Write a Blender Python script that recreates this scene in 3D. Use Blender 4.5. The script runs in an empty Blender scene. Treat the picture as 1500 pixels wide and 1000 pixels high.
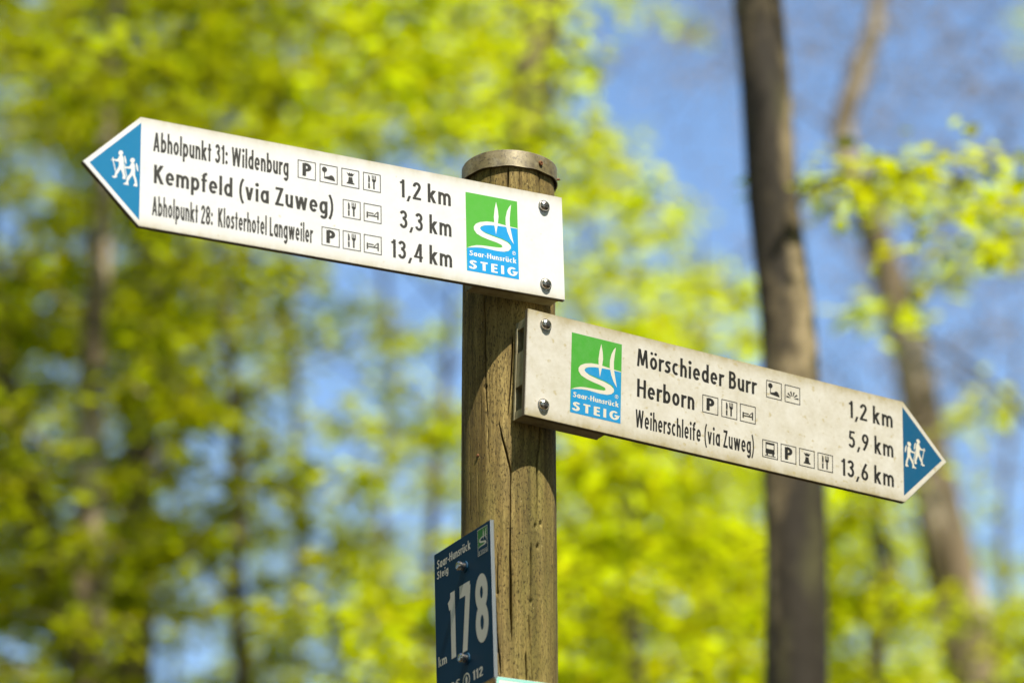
import bpy, bmesh, math, random
import numpy as np
from mathutils import Vector, Matrix
random.seed(7); rng = np.random.default_rng(11)
R_ = math.radians
scene = bpy.context.scene
col = scene.collection

# ---------------------------------------------------------------- camera
EYE = 1.10                                   # camera height above the forest floor
PITCH = R_(21.06)
cam_data = bpy.data.cameras.new('camera'); cam = bpy.data.objects.new('camera', cam_data); col.objects.link(cam)
cam.location = (0, 0, EYE); cam.rotation_euler = (R_(90) + PITCH, 0, 0)
cam_data.sensor_width = 36.0; cam_data.lens = 105.6; cam_data.clip_start = 0.05; cam_data.clip_end = 2000
cam_data.dof.use_dof = True; cam_data.dof.focus_distance = 4.02; cam_data.dof.aperture_fstop = 2.5
scene.camera = cam

# ---------------------------------------------------------------- sky, sun, exposure
SUN_AZ = R_(25.5)                            # towards the sun: right of the camera's back
SUN_EL = R_(60.0)
to_sun = Vector((math.sin(SUN_AZ)*math.cos(SUN_EL), -math.cos(SUN_AZ)*math.cos(SUN_EL), math.sin(SUN_EL)))
world = bpy.data.worlds.new('World'); scene.world = world; world.use_nodes = True
wn = world.node_tree.nodes; wl = world.node_tree.links
sky = wn.new('ShaderNodeTexSky'); sky.sky_type = 'NISHITA'; sky.sun_disc = False
sky.sun_elevation = SUN_EL; sky.sun_rotation = math.atan2(to_sun.x, to_sun.y)
sky.altitude = 500; sky.air_density = 1.25; sky.dust_density = 0.5; sky.ozone_density = 5.0
wn['Background'].inputs['Strength'].default_value = 0.135
wl.new(sky.outputs[0], wn['Background'].inputs['Color'])
sun_d = bpy.data.lights.new('sun', 'SUN'); sun_d.energy = 4.9; sun_d.angle = R_(0.53); sun_d.color = (1.0, 0.955, 0.89)
sun = bpy.data.objects.new('sun', sun_d); col.objects.link(sun)
sun.rotation_euler = to_sun.to_track_quat('Z', 'Y').to_euler(); sun.location = (3, -4, 12)
scene.view_settings.view_transform = 'Standard'; scene.view_settings.look = 'None'
scene.view_settings.gamma = 1.0; scene.view_settings.use_curve_mapping = False
scene.view_settings.exposure = 0.68
scene.render.engine = 'CYCLES'
scene.cycles.use_denoising = True
scene.cycles.max_bounces = 8; scene.cycles.transmission_bounces = 6; scene.cycles.diffuse_bounces = 4

# ---------------------------------------------------------------- materials
def new_mat(name):
    m = bpy.data.materials.new(name); m.use_nodes = True
    nt = m.node_tree; b = nt.nodes['Principled BSDF']
    return m, nt, nt.nodes, nt.links, b
def plain(name, rgb, rough=0.5, metal=0.0, spec=0.5):
    m, nt, n, l, b = new_mat(name)
    b.inputs['Base Color'].default_value = (*rgb, 1); b.inputs['Roughness'].default_value = rough
    b.inputs['Metallic'].default_value = metal; b.inputs['Specular IOR Level'].default_value = spec
    return m
def noise(n, l, coord, scale, detail=4, rough=0.6, mapping=None):
    t = n.new('ShaderNodeTexNoise'); t.inputs['Scale'].default_value = scale
    t.inputs['Detail'].default_value = detail; t.inputs['Roughness'].default_value = rough
    if mapping:
        mp = n.new('ShaderNodeMapping'); mp.inputs['Scale'].default_value = mapping
        l.new(coord, mp.inputs['Vector']); l.new(mp.outputs[0], t.inputs['Vector'])
    else: l.new(coord, t.inputs['Vector'])
    return t.outputs['Fac']
def ramp(n, l, fac, stops):
    r = n.new('ShaderNodeValToRGB'); e = r.color_ramp.elements
    while len(e) < len(stops): e.new(0.5)
    for k, (p, c) in enumerate(stops):
        e[k].position = p; e[k].color = (*c, 1) if len(c) == 3 else c
    l.new(fac, r.inputs[0]); return r.outputs[0]
def mixc(n, l, fac, a, b, mode='MIX'):
    m = n.new('ShaderNodeMix'); m.data_type = 'RGBA'; m.blend_type = mode
    for sock, v in ((m.inputs[0], fac), (m.inputs[6], a), (m.inputs[7], b)):
        if hasattr(v, 'is_linked') or hasattr(v, 'links'): l.new(v, sock)
        elif isinstance(v, (int, float)): sock.default_value = v
        else: sock.default_value = (*v, 1)
    return m.outputs[2]
def math_(n, l, op, a, b=None, clamp=False):
    m = n.new('ShaderNodeMath'); m.operation = op; m.use_clamp = clamp
    for s, v in zip(m.inputs, (a, b)):
        if v is None: continue
        if isinstance(v, (int, float)): s.default_value = v
        else: l.new(v, s)
    return m.outputs[0]

def sheet_mat(name, base, dirt, amount, edge_amt, grey=0.0):
    """coated sheet with lichen specks, rain-washed dirt creeping in from the edges (object space, y = height on the sheet)"""
    m, nt, n, l, b = new_mat(name)
    tc = n.new('ShaderNodeTexCoord').outputs['Object']
    big = noise(n, l, tc, 26, 5, 0.65); fine = noise(n, l, tc, 170, 3, 0.6); speck = noise(n, l, tc, 95, 2, 0.5)
    streak = noise(n, l, tc, 60, 4, 0.6, (1.0, 0.25, 1.0))
    sx = n.new('ShaderNodeSeparateXYZ'); l.new(tc, sx.inputs[0])
    # distance to the long edges: y runs 0 .. -0.15
    e1 = math_(n, l, 'ABSOLUTE', math_(n, l, 'ADD', sx.outputs['Y'], 0.075))
    e = math_(n, l, 'MULTIPLY', math_(n, l, 'SUBTRACT', e1, 0.052), 1/0.023)
    e = math_(n, l, 'MAXIMUM', e, 0.0); e = math_(n, l, 'MULTIPLY', e, e)
    edge = math_(n, l, 'MULTIPLY', math_(n, l, 'MULTIPLY', e, edge_amt), math_(n, l, 'ADD', streak, 0.15))
    film = ramp(n, l, big, [(0.35, (0, 0, 0)), (0.75, (1, 1, 1))])
    f = math_(n, l, 'MULTIPLY', film, amount)
    f = math_(n, l, 'ADD', f, edge)
    f = math_(n, l, 'ADD', f, math_(n, l, 'MULTIPLY', math_(n, l, 'SUBTRACT', fine, 0.45), amount*0.9), True)
    c = mixc(n, l, f, base, dirt)
    spots = ramp(n, l, speck, [(0.70-grey, (0, 0, 0)), (0.79-grey, (1, 1, 1))])
    spf = math_(n, l, 'MULTIPLY', spots, min(1.0, 0.25 + amount*0.9))
    c = mixc(n, l, spf, c, (0.42, 0.33, 0.13))
    l.new(c, b.inputs['Base Color'])
    l.new(math_(n, l, 'ADD', math_(n, l, 'MULTIPLY', f, 0.4), 0.38, True), b.inputs['Roughness'])
    bp = n.new('ShaderNodeBump'); bp.inputs['Strength'].default_value = 0.05; bp.inputs['Distance'].default_value = 0.0006
    l.new(fine, bp.inputs['Height']); l.new(bp.outputs[0], b.inputs['Normal'])
    return m
def print_mat(name, rgb, fade=0.10, wear=(0.5, 0.5, 0.42), rough=0.45):
    m, nt, n, l, b = new_mat(name)
    tc = n.new('ShaderNodeTexCoord').outputs['Object']
    a = noise(n, l, tc, 60, 5, 0.7); s = noise(n, l, tc, 420, 2, 0.5)
    c = mixc(n, l, math_(n, l, 'MULTIPLY', ramp(n, l, a, [(0.4, (0, 0, 0)), (0.8, (1, 1, 1))]), fade), rgb, wear)
    c = mixc(n, l, math_(n, l, 'MULTIPLY', ramp(n, l, s, [(0.68, (0, 0, 0)), (0.74, (1, 1, 1))]), fade*2.0), c, wear)
    l.new(c, b.inputs['Base Color']); b.inputs['Roughness'].default_value = rough; b.inputs['Specular IOR Level'].default_value = 0.25
    return m
M = {}
M['sheet'] = sheet_mat('white_coated_sheet', (0.81, 0.80, 0.75), (0.45, 0.385, 0.22), 0.15, 1.0)
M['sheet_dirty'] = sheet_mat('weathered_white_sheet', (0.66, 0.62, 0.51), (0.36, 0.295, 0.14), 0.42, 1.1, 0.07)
M['sheet_edge'] = plain('shaded_weathered_edge', (0.16, 0.12, 0.06), 0.7)  # weathered brown, darkened further for the shade on the undersides
M['ink'] = print_mat('dark_grey_ink', (0.050, 0.047, 0.040), 0.06, (0.3, 0.28, 0.22))
M['ink_black'] = print_mat('black_ink', (0.020, 0.019, 0.016), 0.05, (0.25, 0.22, 0.15))
M['logo_green'] = print_mat('logo_green', (0.090, 0.42, 0.040), 0.05, rough=0.6)
M['logo_green_shaded'] = print_mat('shaded_logo_green', (0.060, 0.33, 0.028), 0.08, rough=0.6)  # logo green with the right board's partial shade worked into it
M['logo_blue_shaded'] = print_mat('shaded_logo_blue', (0.003, 0.25, 0.50), 0.08, rough=0.6)  # logo blue darkened for the partial shade on the right board
M['cream'] = print_mat('yellowed_print', (0.66, 0.61, 0.47), 0.08, (0.5, 0.43, 0.25))
M['logo_blue'] = print_mat('logo_blue', (0.012, 0.33, 0.68), 0.05)
M['tip_blue'] = print_mat('arrow_blue', (0.001, 0.180, 0.36), 0.05, (0.12, 0.30, 0.40), 0.6)
M['tip_blue_shaded'] = print_mat('shaded_arrow_blue', (0.001, 0.085, 0.175), 0.12, (0.10, 0.15, 0.15), 0.6)  # arrow blue darkened in the print to stand for partial shade
M['logo_white'] = print_mat('logo_white', (0.80, 0.78, 0.71), 0.06, (0.6, 0.55, 0.4))
M['plate_blue'] = print_mat('plate_dark_blue', (0.001, 0.040, 0.085), 0.03, (0.03, 0.08, 0.11), 0.62)
M['plate_print'] = print_mat('plate_cream_print', (0.82, 0.76, 0.62), 0.05, (0.5, 0.46, 0.33))
M['plate_green'] = print_mat('plate_logo_green', (0.045, 0.24, 0.03), 0.05)
M['alu'] = plain('bare_aluminium_edge', (0.62, 0.62, 0.60), 0.35, 0.9)
M['mint'] = print_mat('mint_border', (0.33, 0.72, 0.58), 0.1)
def metal_mat(name, rgb, dark, rough=0.3):
    m, nt, n, l, b = new_mat(name)
    tc = n.new('ShaderNodeTexCoord').outputs['Object']
    a = noise(n, l, tc, 260, 4, 0.65)
    l.new(ramp(n, l, a, [(0.35, rgb), (0.72, dark)]), b.inputs['Base Color'])
    b.inputs['Metallic'].default_value = 1.0; b.inputs['Roughness'].default_value = rough
    return m
M['steel'] = metal_mat('stainless_screw', (0.66, 0.62, 0.56), (0.40, 0.33, 0.25), 0.24)
M['recess'] = plain('screw_recess', (0.03, 0.025, 0.02), 0.6)
def bracket_mat():
    m, nt, n, l, b = new_mat('weathered_bracket')
    tc = n.new('ShaderNodeTexCoord').outputs['Object']
    a = noise(n, l, tc, 70, 6, 0.7); c = noise(n, l, tc, 300, 3, 0.6)
    cc = ramp(n, l, a, [(0.3, (0.48, 0.43, 0.25)), (0.55, (0.36, 0.30, 0.15)), (0.75, (0.18, 0.125, 0.06))])
    cc = mixc(n, l, math_(n, l, 'MULTIPLY', c, 0.4), cc, (0.32, 0.31, 0.20))
    l.new(cc, b.inputs['Base Color']); b.inputs['Roughness'].default_value = 0.6; b.inputs['Metallic'].default_value = 0.25
    return m
M['bracket'] = bracket_mat()
def wood_mat():
    m, nt, n, l, b = new_mat('weathered_round_timber')
    tc = n.new('ShaderNodeTexCoord').outputs['Object']
    grain = noise(n, l, tc, 60, 6, 0.65, (1, 1, 0.05)); fib = noise(n, l, tc, 420, 4, 0.7, (1, 1, 0.10))
    pit = noise(n, l, tc, 760, 3, 0.65, (1, 1, 0.28)); blot = noise(n, l, tc, 17, 5, 0.6, (1, 1, 0.5))
    alg = noise(n, l, tc, 11, 5, 0.65, (1, 1, 0.35)); fleck = noise(n, l, tc, 330, 2, 0.5, (1, 1, 0.6))
    c = ramp(n, l, grain, [(0.32, (0.080, 0.050, 0.013)), (0.48, (0.25, 0.172, 0.048)), (0.66, (0.46, 0.335, 0.108))])
    c = mixc(n, l, ramp(n, l, fib, [(0.42, (0, 0, 0)), (0.72, (0.75, 0.75, 0.75))]), c, (0.070, 0.046, 0.015))
    c = mixc(n, l, ramp(n, l, alg, [(0.48, (0, 0, 0)), (0.70, (0.60, 0.60, 0.60))]), c, (0.24, 0.215, 0.045))
    c = mixc(n, l, ramp(n, l, blot, [(0.50, (0, 0, 0)), (0.75, (0.45, 0.45, 0.45))]), c, (0.10, 0.080, 0.035))
    c = mixc(n, l, ramp(n, l, pit, [(0.53, (0, 0, 0)), (0.65, (0.9, 0.9, 0.9))]), c, (0.035, 0.024, 0.010))
    c = mixc(n, l, ramp(n, l, fleck, [(0.71, (0, 0, 0)), (0.75, (0.7, 0.7, 0.7))]), c, (0.50, 0.40, 0.17))
    l.new(c, b.inputs['Base Color']); b.inputs['Roughness'].default_value = 0.82; b.inputs['Specular IOR Level'].default_value = 0.25
    h = math_(n, l, 'SUBTRACT', math_(n, l, 'ADD', math_(n, l, 'MULTIPLY', fib, 0.5), math_(n, l, 'MULTIPLY', grain, 0.6)), ramp(n, l, pit, [(0.58, (0, 0, 0)), (0.70, (0.7, 0.7, 0.7))]))
    bp = n.new('ShaderNodeBump'); bp.inputs['Strength'].default_value = 0.75; bp.inputs['Distance'].default_value = 0.0016
    l.new(h, bp.inputs['Height']); l.new(bp.outputs[0], b.inputs['Normal'])
    return m
M['wood'] = wood_mat()
def cap_mat():
    m, nt, n, l, b = new_mat('weathered_zinc_cap')
    tc = n.new('ShaderNodeTexCoord').outputs['Object']
    a = noise(n, l, tc, 45, 6, 0.7); s = noise(n, l, tc, 240, 4, 0.7); g = noise(n, l, tc, 20, 4, 0.6)
    c = ramp(n, l, a, [(0.30, (0.25, 0.205, 0.10)), (0.5, (0.17, 0.135, 0.055)), (0.70, (0.075, 0.055, 0.020))])
    c = mixc(n, l, ramp(n, l, g, [(0.5, (0, 0, 0)), (0.72, (0.7, 0.7, 0.7))]), c, (0.26, 0.25, 0.19))
    c = mixc(n, l, ramp(n, l, s, [(0.52, (0, 0, 0)), (0.68, (0.9, 0.9, 0.9))]), c, (0.045, 0.030, 0.011))
    l.new(c, b.inputs['Base Color']); b.inputs['Roughness'].default_value = 0.55; b.inputs['Metallic'].default_value = 0.25
    bp = n.new('ShaderNodeBump'); bp.inputs['Strength'].default_value = 0.4; bp.inputs['Distance'].default_value = 0.0008
    l.new(s, bp.inputs['Height']); l.new(bp.outputs[0], b.inputs['Normal'])
    return m
M['cap'] = cap_mat()
M['rust'] = plain('rusty_nail', (0.20, 0.075, 0.02), 0.8)
def bark_mat(name, dark, mid, lite):
    m, nt, n, l, b = new_mat(name)
    tc = n.new('ShaderNodeTexCoord').outputs['Object']
    a = noise(n, l, tc, 5, 6, 0.65, (1, 1, 0.45)); c = noise(n, l, tc, 26, 4, 0.6)
    v = math_(n, l, 'ADD', math_(n, l, 'MULTIPLY', a, 0.7), math_(n, l, 'MULTIPLY', c, 0.3))
    big = noise(n, l, tc, 4.2, 3, 0.55, (1.6, 1.6, 0.55)); alg = noise(n, l, tc, 9, 4, 0.6, (1, 1, 0.3))
    cc = ramp(n, l, v, [(0.42, dark), (0.5, mid), (0.60, lite)])
    cc = mixc(n, l, ramp(n, l, big, [(0.47, (0.95, 0.95, 0.95)), (0.55, (0, 0, 0))]), cc, dark)  # broad dark patches painted in to suggest dappled shade
    cc = mixc(n, l, ramp(n, l, alg, [(0.55, (0, 0, 0)), (0.70, (0.5, 0.5, 0.5))]), cc, (0.13, 0.12, 0.035))
    l.new(cc, b.inputs['Base Color'])
    b.inputs['Roughness'].default_value = 0.85
    bp = n.new('ShaderNodeBump'); bp.inputs['Strength'].default_value = 0.6; bp.inputs['Distance'].default_value = 0.02
    l.new(v, bp.inputs['Height']); l.new(bp.outputs[0], b.inputs['Normal'])
    return m
M['bark_dark'] = bark_mat('bark_brown', (0.026, 0.018, 0.006), (0.115, 0.083, 0.034), (0.36, 0.275, 0.135))
M['bark_pale'] = bark_mat('bark_pale_beech', (0.19, 0.135, 0.065), (0.40, 0.31, 0.18), (0.58, 0.47, 0.31))
M['bark_mid'] = bark_mat('bark_grey_brown', (0.04, 0.027, 0.010), (0.10, 0.072, 0.030), (0.20, 0.15, 0.07))
def leaf_mat(name, refl, trans, vary):
    m, nt, n, l, b = new_mat(name); n.remove(b); out = n['Material Output']
    g = n.new('ShaderNodeNewGeometry').outputs['Random Per Island']
    hs = n.new('ShaderNodeHueSaturation'); hs.inputs['Color'].default_value = (*trans, 1)
    l.new(math_(n, l, 'ADD', math_(n, l, 'MULTIPLY', g, 0.035), 0.483), hs.inputs['Hue'])
    l.new(math_(n, l, 'ADD', math_(n, l, 'MULTIPLY', g, vary), 1.0 - vary*0.5), hs.inputs['Value'])
    d = n.new('ShaderNodeBsdfDiffuse'); d.inputs['Color'].default_value = (*refl, 1)
    t = n.new('ShaderNodeBsdfTranslucent'); l.new(hs.outputs[0], t.inputs['Color'])
    gl = n.new('ShaderNodeBsdfGlossy'); gl.inputs['Roughness'].default_value = 0.35; gl.inputs['Color'].default_value = (0.9, 0.9, 0.8, 1)
    a = n.new('ShaderNodeAddShader'); l.new(d.outputs[0], a.inputs[0]); l.new(t.outputs[0], a.inputs[1])
    mx = n.new('ShaderNodeMixShader'); mx.inputs[0].default_value = 0.012
    l.new(a.outputs[0], mx.inputs[1]); l.new(gl.outputs[0], mx.inputs[2]); l.new(mx.outputs[0], out.inputs['Surface'])
    return m
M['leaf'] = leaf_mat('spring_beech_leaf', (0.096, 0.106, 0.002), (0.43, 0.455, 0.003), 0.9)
M['leaf_shaded'] = leaf_mat('shaded_beech_leaf', (0.060, 0.068, 0.002), (0.235, 0.25, 0.002), 0.95)  # same beech leaf, the left foliage's shade put into its colour
M['bud'] = leaf_mat('beige_bud_scale', (0.30, 0.24, 0.17), (0.16, 0.12, 0.08), 0.4)
def ground_mat():
    m, nt, n, l, b = new_mat('leaf_litter')
    tc = n.new('ShaderNodeTexCoord').outputs['Object']
    a = noise(n, l, tc, 9, 8, 0.7); c = noise(n, l, tc, 0.6, 4, 0.6)
    cc = ramp(n, l, a, [(0.3, (0.020, 0.012, 0.005)), (0.55, (0.050, 0.030, 0.012)), (0.75, (0.095, 0.060, 0.026))])
    cc = mixc(n, l, ramp(n, l, c, [(0.5, (0, 0, 0)), (0.65, (0.6, 0.6, 0.6))]), cc, (0.06, 0.075, 0.02))
    l.new(cc, b.inputs['Base Color']); b.inputs['Roughness'].default_value = 0.95
    return m
M['ground'] = ground_mat()

# ---------------------------------------------------------------- object helpers
def link_mesh(name, verts, faces, mat, parent=None, smooth=False):
    me = bpy.data.meshes.new(name); me.from_pydata([tuple(v) for v in verts], [], [tuple(f) for f in faces]); me.update()
    if smooth: me.polygons.foreach_set('use_smooth', [True]*len(me.polygons))
    me.materials.append(mat)
    o = bpy.data.objects.new(name, me); col.objects.link(o)
    if parent: o.parent = parent
    return o
def empty(name, matrix):
    o = bpy.data.objects.new(name, None); col.objects.link(o); o.matrix_world = matrix; o.empty_display_size = 0.05
    return o
def tag(o, label, cat=None, group=None, kind=None):
    if label: o['label'] = label
    if cat: o['category'] = cat
    if group: o['group'] = group
    if kind: o['kind'] = kind
    return o
def bm_obj(name, bm, mat, parent=None, smooth=False):
    me = bpy.data.meshes.new(name); bm.normal_update(); bm.to_mesh(me); bm.free()
    if smooth: me.polygons.foreach_set('use_smooth', [True]*len(me.polygons))
    me.materials.append(mat)
    o = bpy.data.objects.new(name, me); col.objects.link(o)
    if parent: o.parent = parent
    return o
def prism(name, outline, z0, z1, mat, parent, bevel=0.0, edge_mat=None):
    """outline (x, y) extruded from z0 to z1; the sides can take a second material"""
    bm = bmesh.new()
    vs = [bm.verts.new((x, y, z0)) for x, y in outline]
    f = bm.faces.new(vs); f.normal_update()
    if f.normal.z > 0: f.normal_flip()
    r = bmesh.ops.extrude_face_region(bm, geom=[f])
    bmesh.ops.translate(bm, verts=[g for g in r['geom'] if isinstance(g, bmesh.types.BMVert)], vec=(0, 0, z1 - z0))
    bmesh.ops.recalc_face_normals(bm, faces=bm.faces[:])
    if bevel:
        es = [e for e in bm.edges if all(abs(v.co.z - z1) < 1e-7 for v in e.verts)]
        bmesh.ops.bevel(bm, geom=es, offset=bevel, segments=2, affect='EDGES')
    o = bm_obj(name, bm, mat, parent)
    if edge_mat:
        o.data.materials.append(edge_mat)
        for p in o.data.polygons:
            if p.normal.z < 0.5: p.material_index = 1
    return o
def lathe(name, profile, seg, mat, parent, smooth=True, axis_mat=Matrix.Identity(4)):
    verts, faces = [], []
    for r, z in profile:
        for k in range(seg):
            a = 2*math.pi*k/seg; verts.append(axis_mat @ Vector((r*math.cos(a), r*math.sin(a), z)))
    for i in range(len(profile)-1):
        for k in range(seg):
            k2 = (k+1) % seg; faces.append((i*seg+k, i*seg+k2, (i+1)*seg+k2, (i+1)*seg+k))
    if profile[0][0] > 1e-6: faces.append(tuple(range(seg))[::-1])
    if profile[-1][0] > 1e-6: faces.append(tuple((len(profile)-1)*seg + k for k in range(seg)))
    o = link_mesh(name, verts, faces, mat, parent, smooth)
    if smooth: o.data.set_sharp_from_angle(angle=R_(38))
    return o
# ---------------------------------------------------------------- printed lettering: every glyph drawn as pen strokes
W_ = 0.165; Hh = W_/2; XH = 0.70; ASC = 1.05; DSC = -0.27
def arc(cx, cy, rx, ry, a0, a1, n=None):
    n = n or max(4, int(abs(a1-a0)/15))
    return [(cx + rx*math.cos(R_(a0+(a1-a0)*k/n)), cy + ry*math.sin(R_(a0+(a1-a0)*k/n))) for k in range(n+1)]
def bowl(cx, w=0.46, h=XH): return ('C', arc(cx, h/2, w/2-Hh, h/2-Hh, 0, 360, 28)[:-1])
def arch(x0, x1, top=XH, y=0.40): return ('L', [(x0, y-0.08)] + arc((x0+x1)/2, y, (x1-x0)/2, top-Hh-y, 180, 0, 12) + [(x1, 0)])
def stem(x, y0=0.0, y1=ASC): return ('L', [(x, y0), (x, y1)])
def dia(x0, y0, x1, y1, k=1.0): return ('D', [(x0, y0), (x1, y1)], k)
def dot(x, y, r=0.105): return ('P', arc(x, y, r, r, 0, 360, 14)[:-1])
B = 0.46; a_ = Hh; z_ = B - Hh
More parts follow.
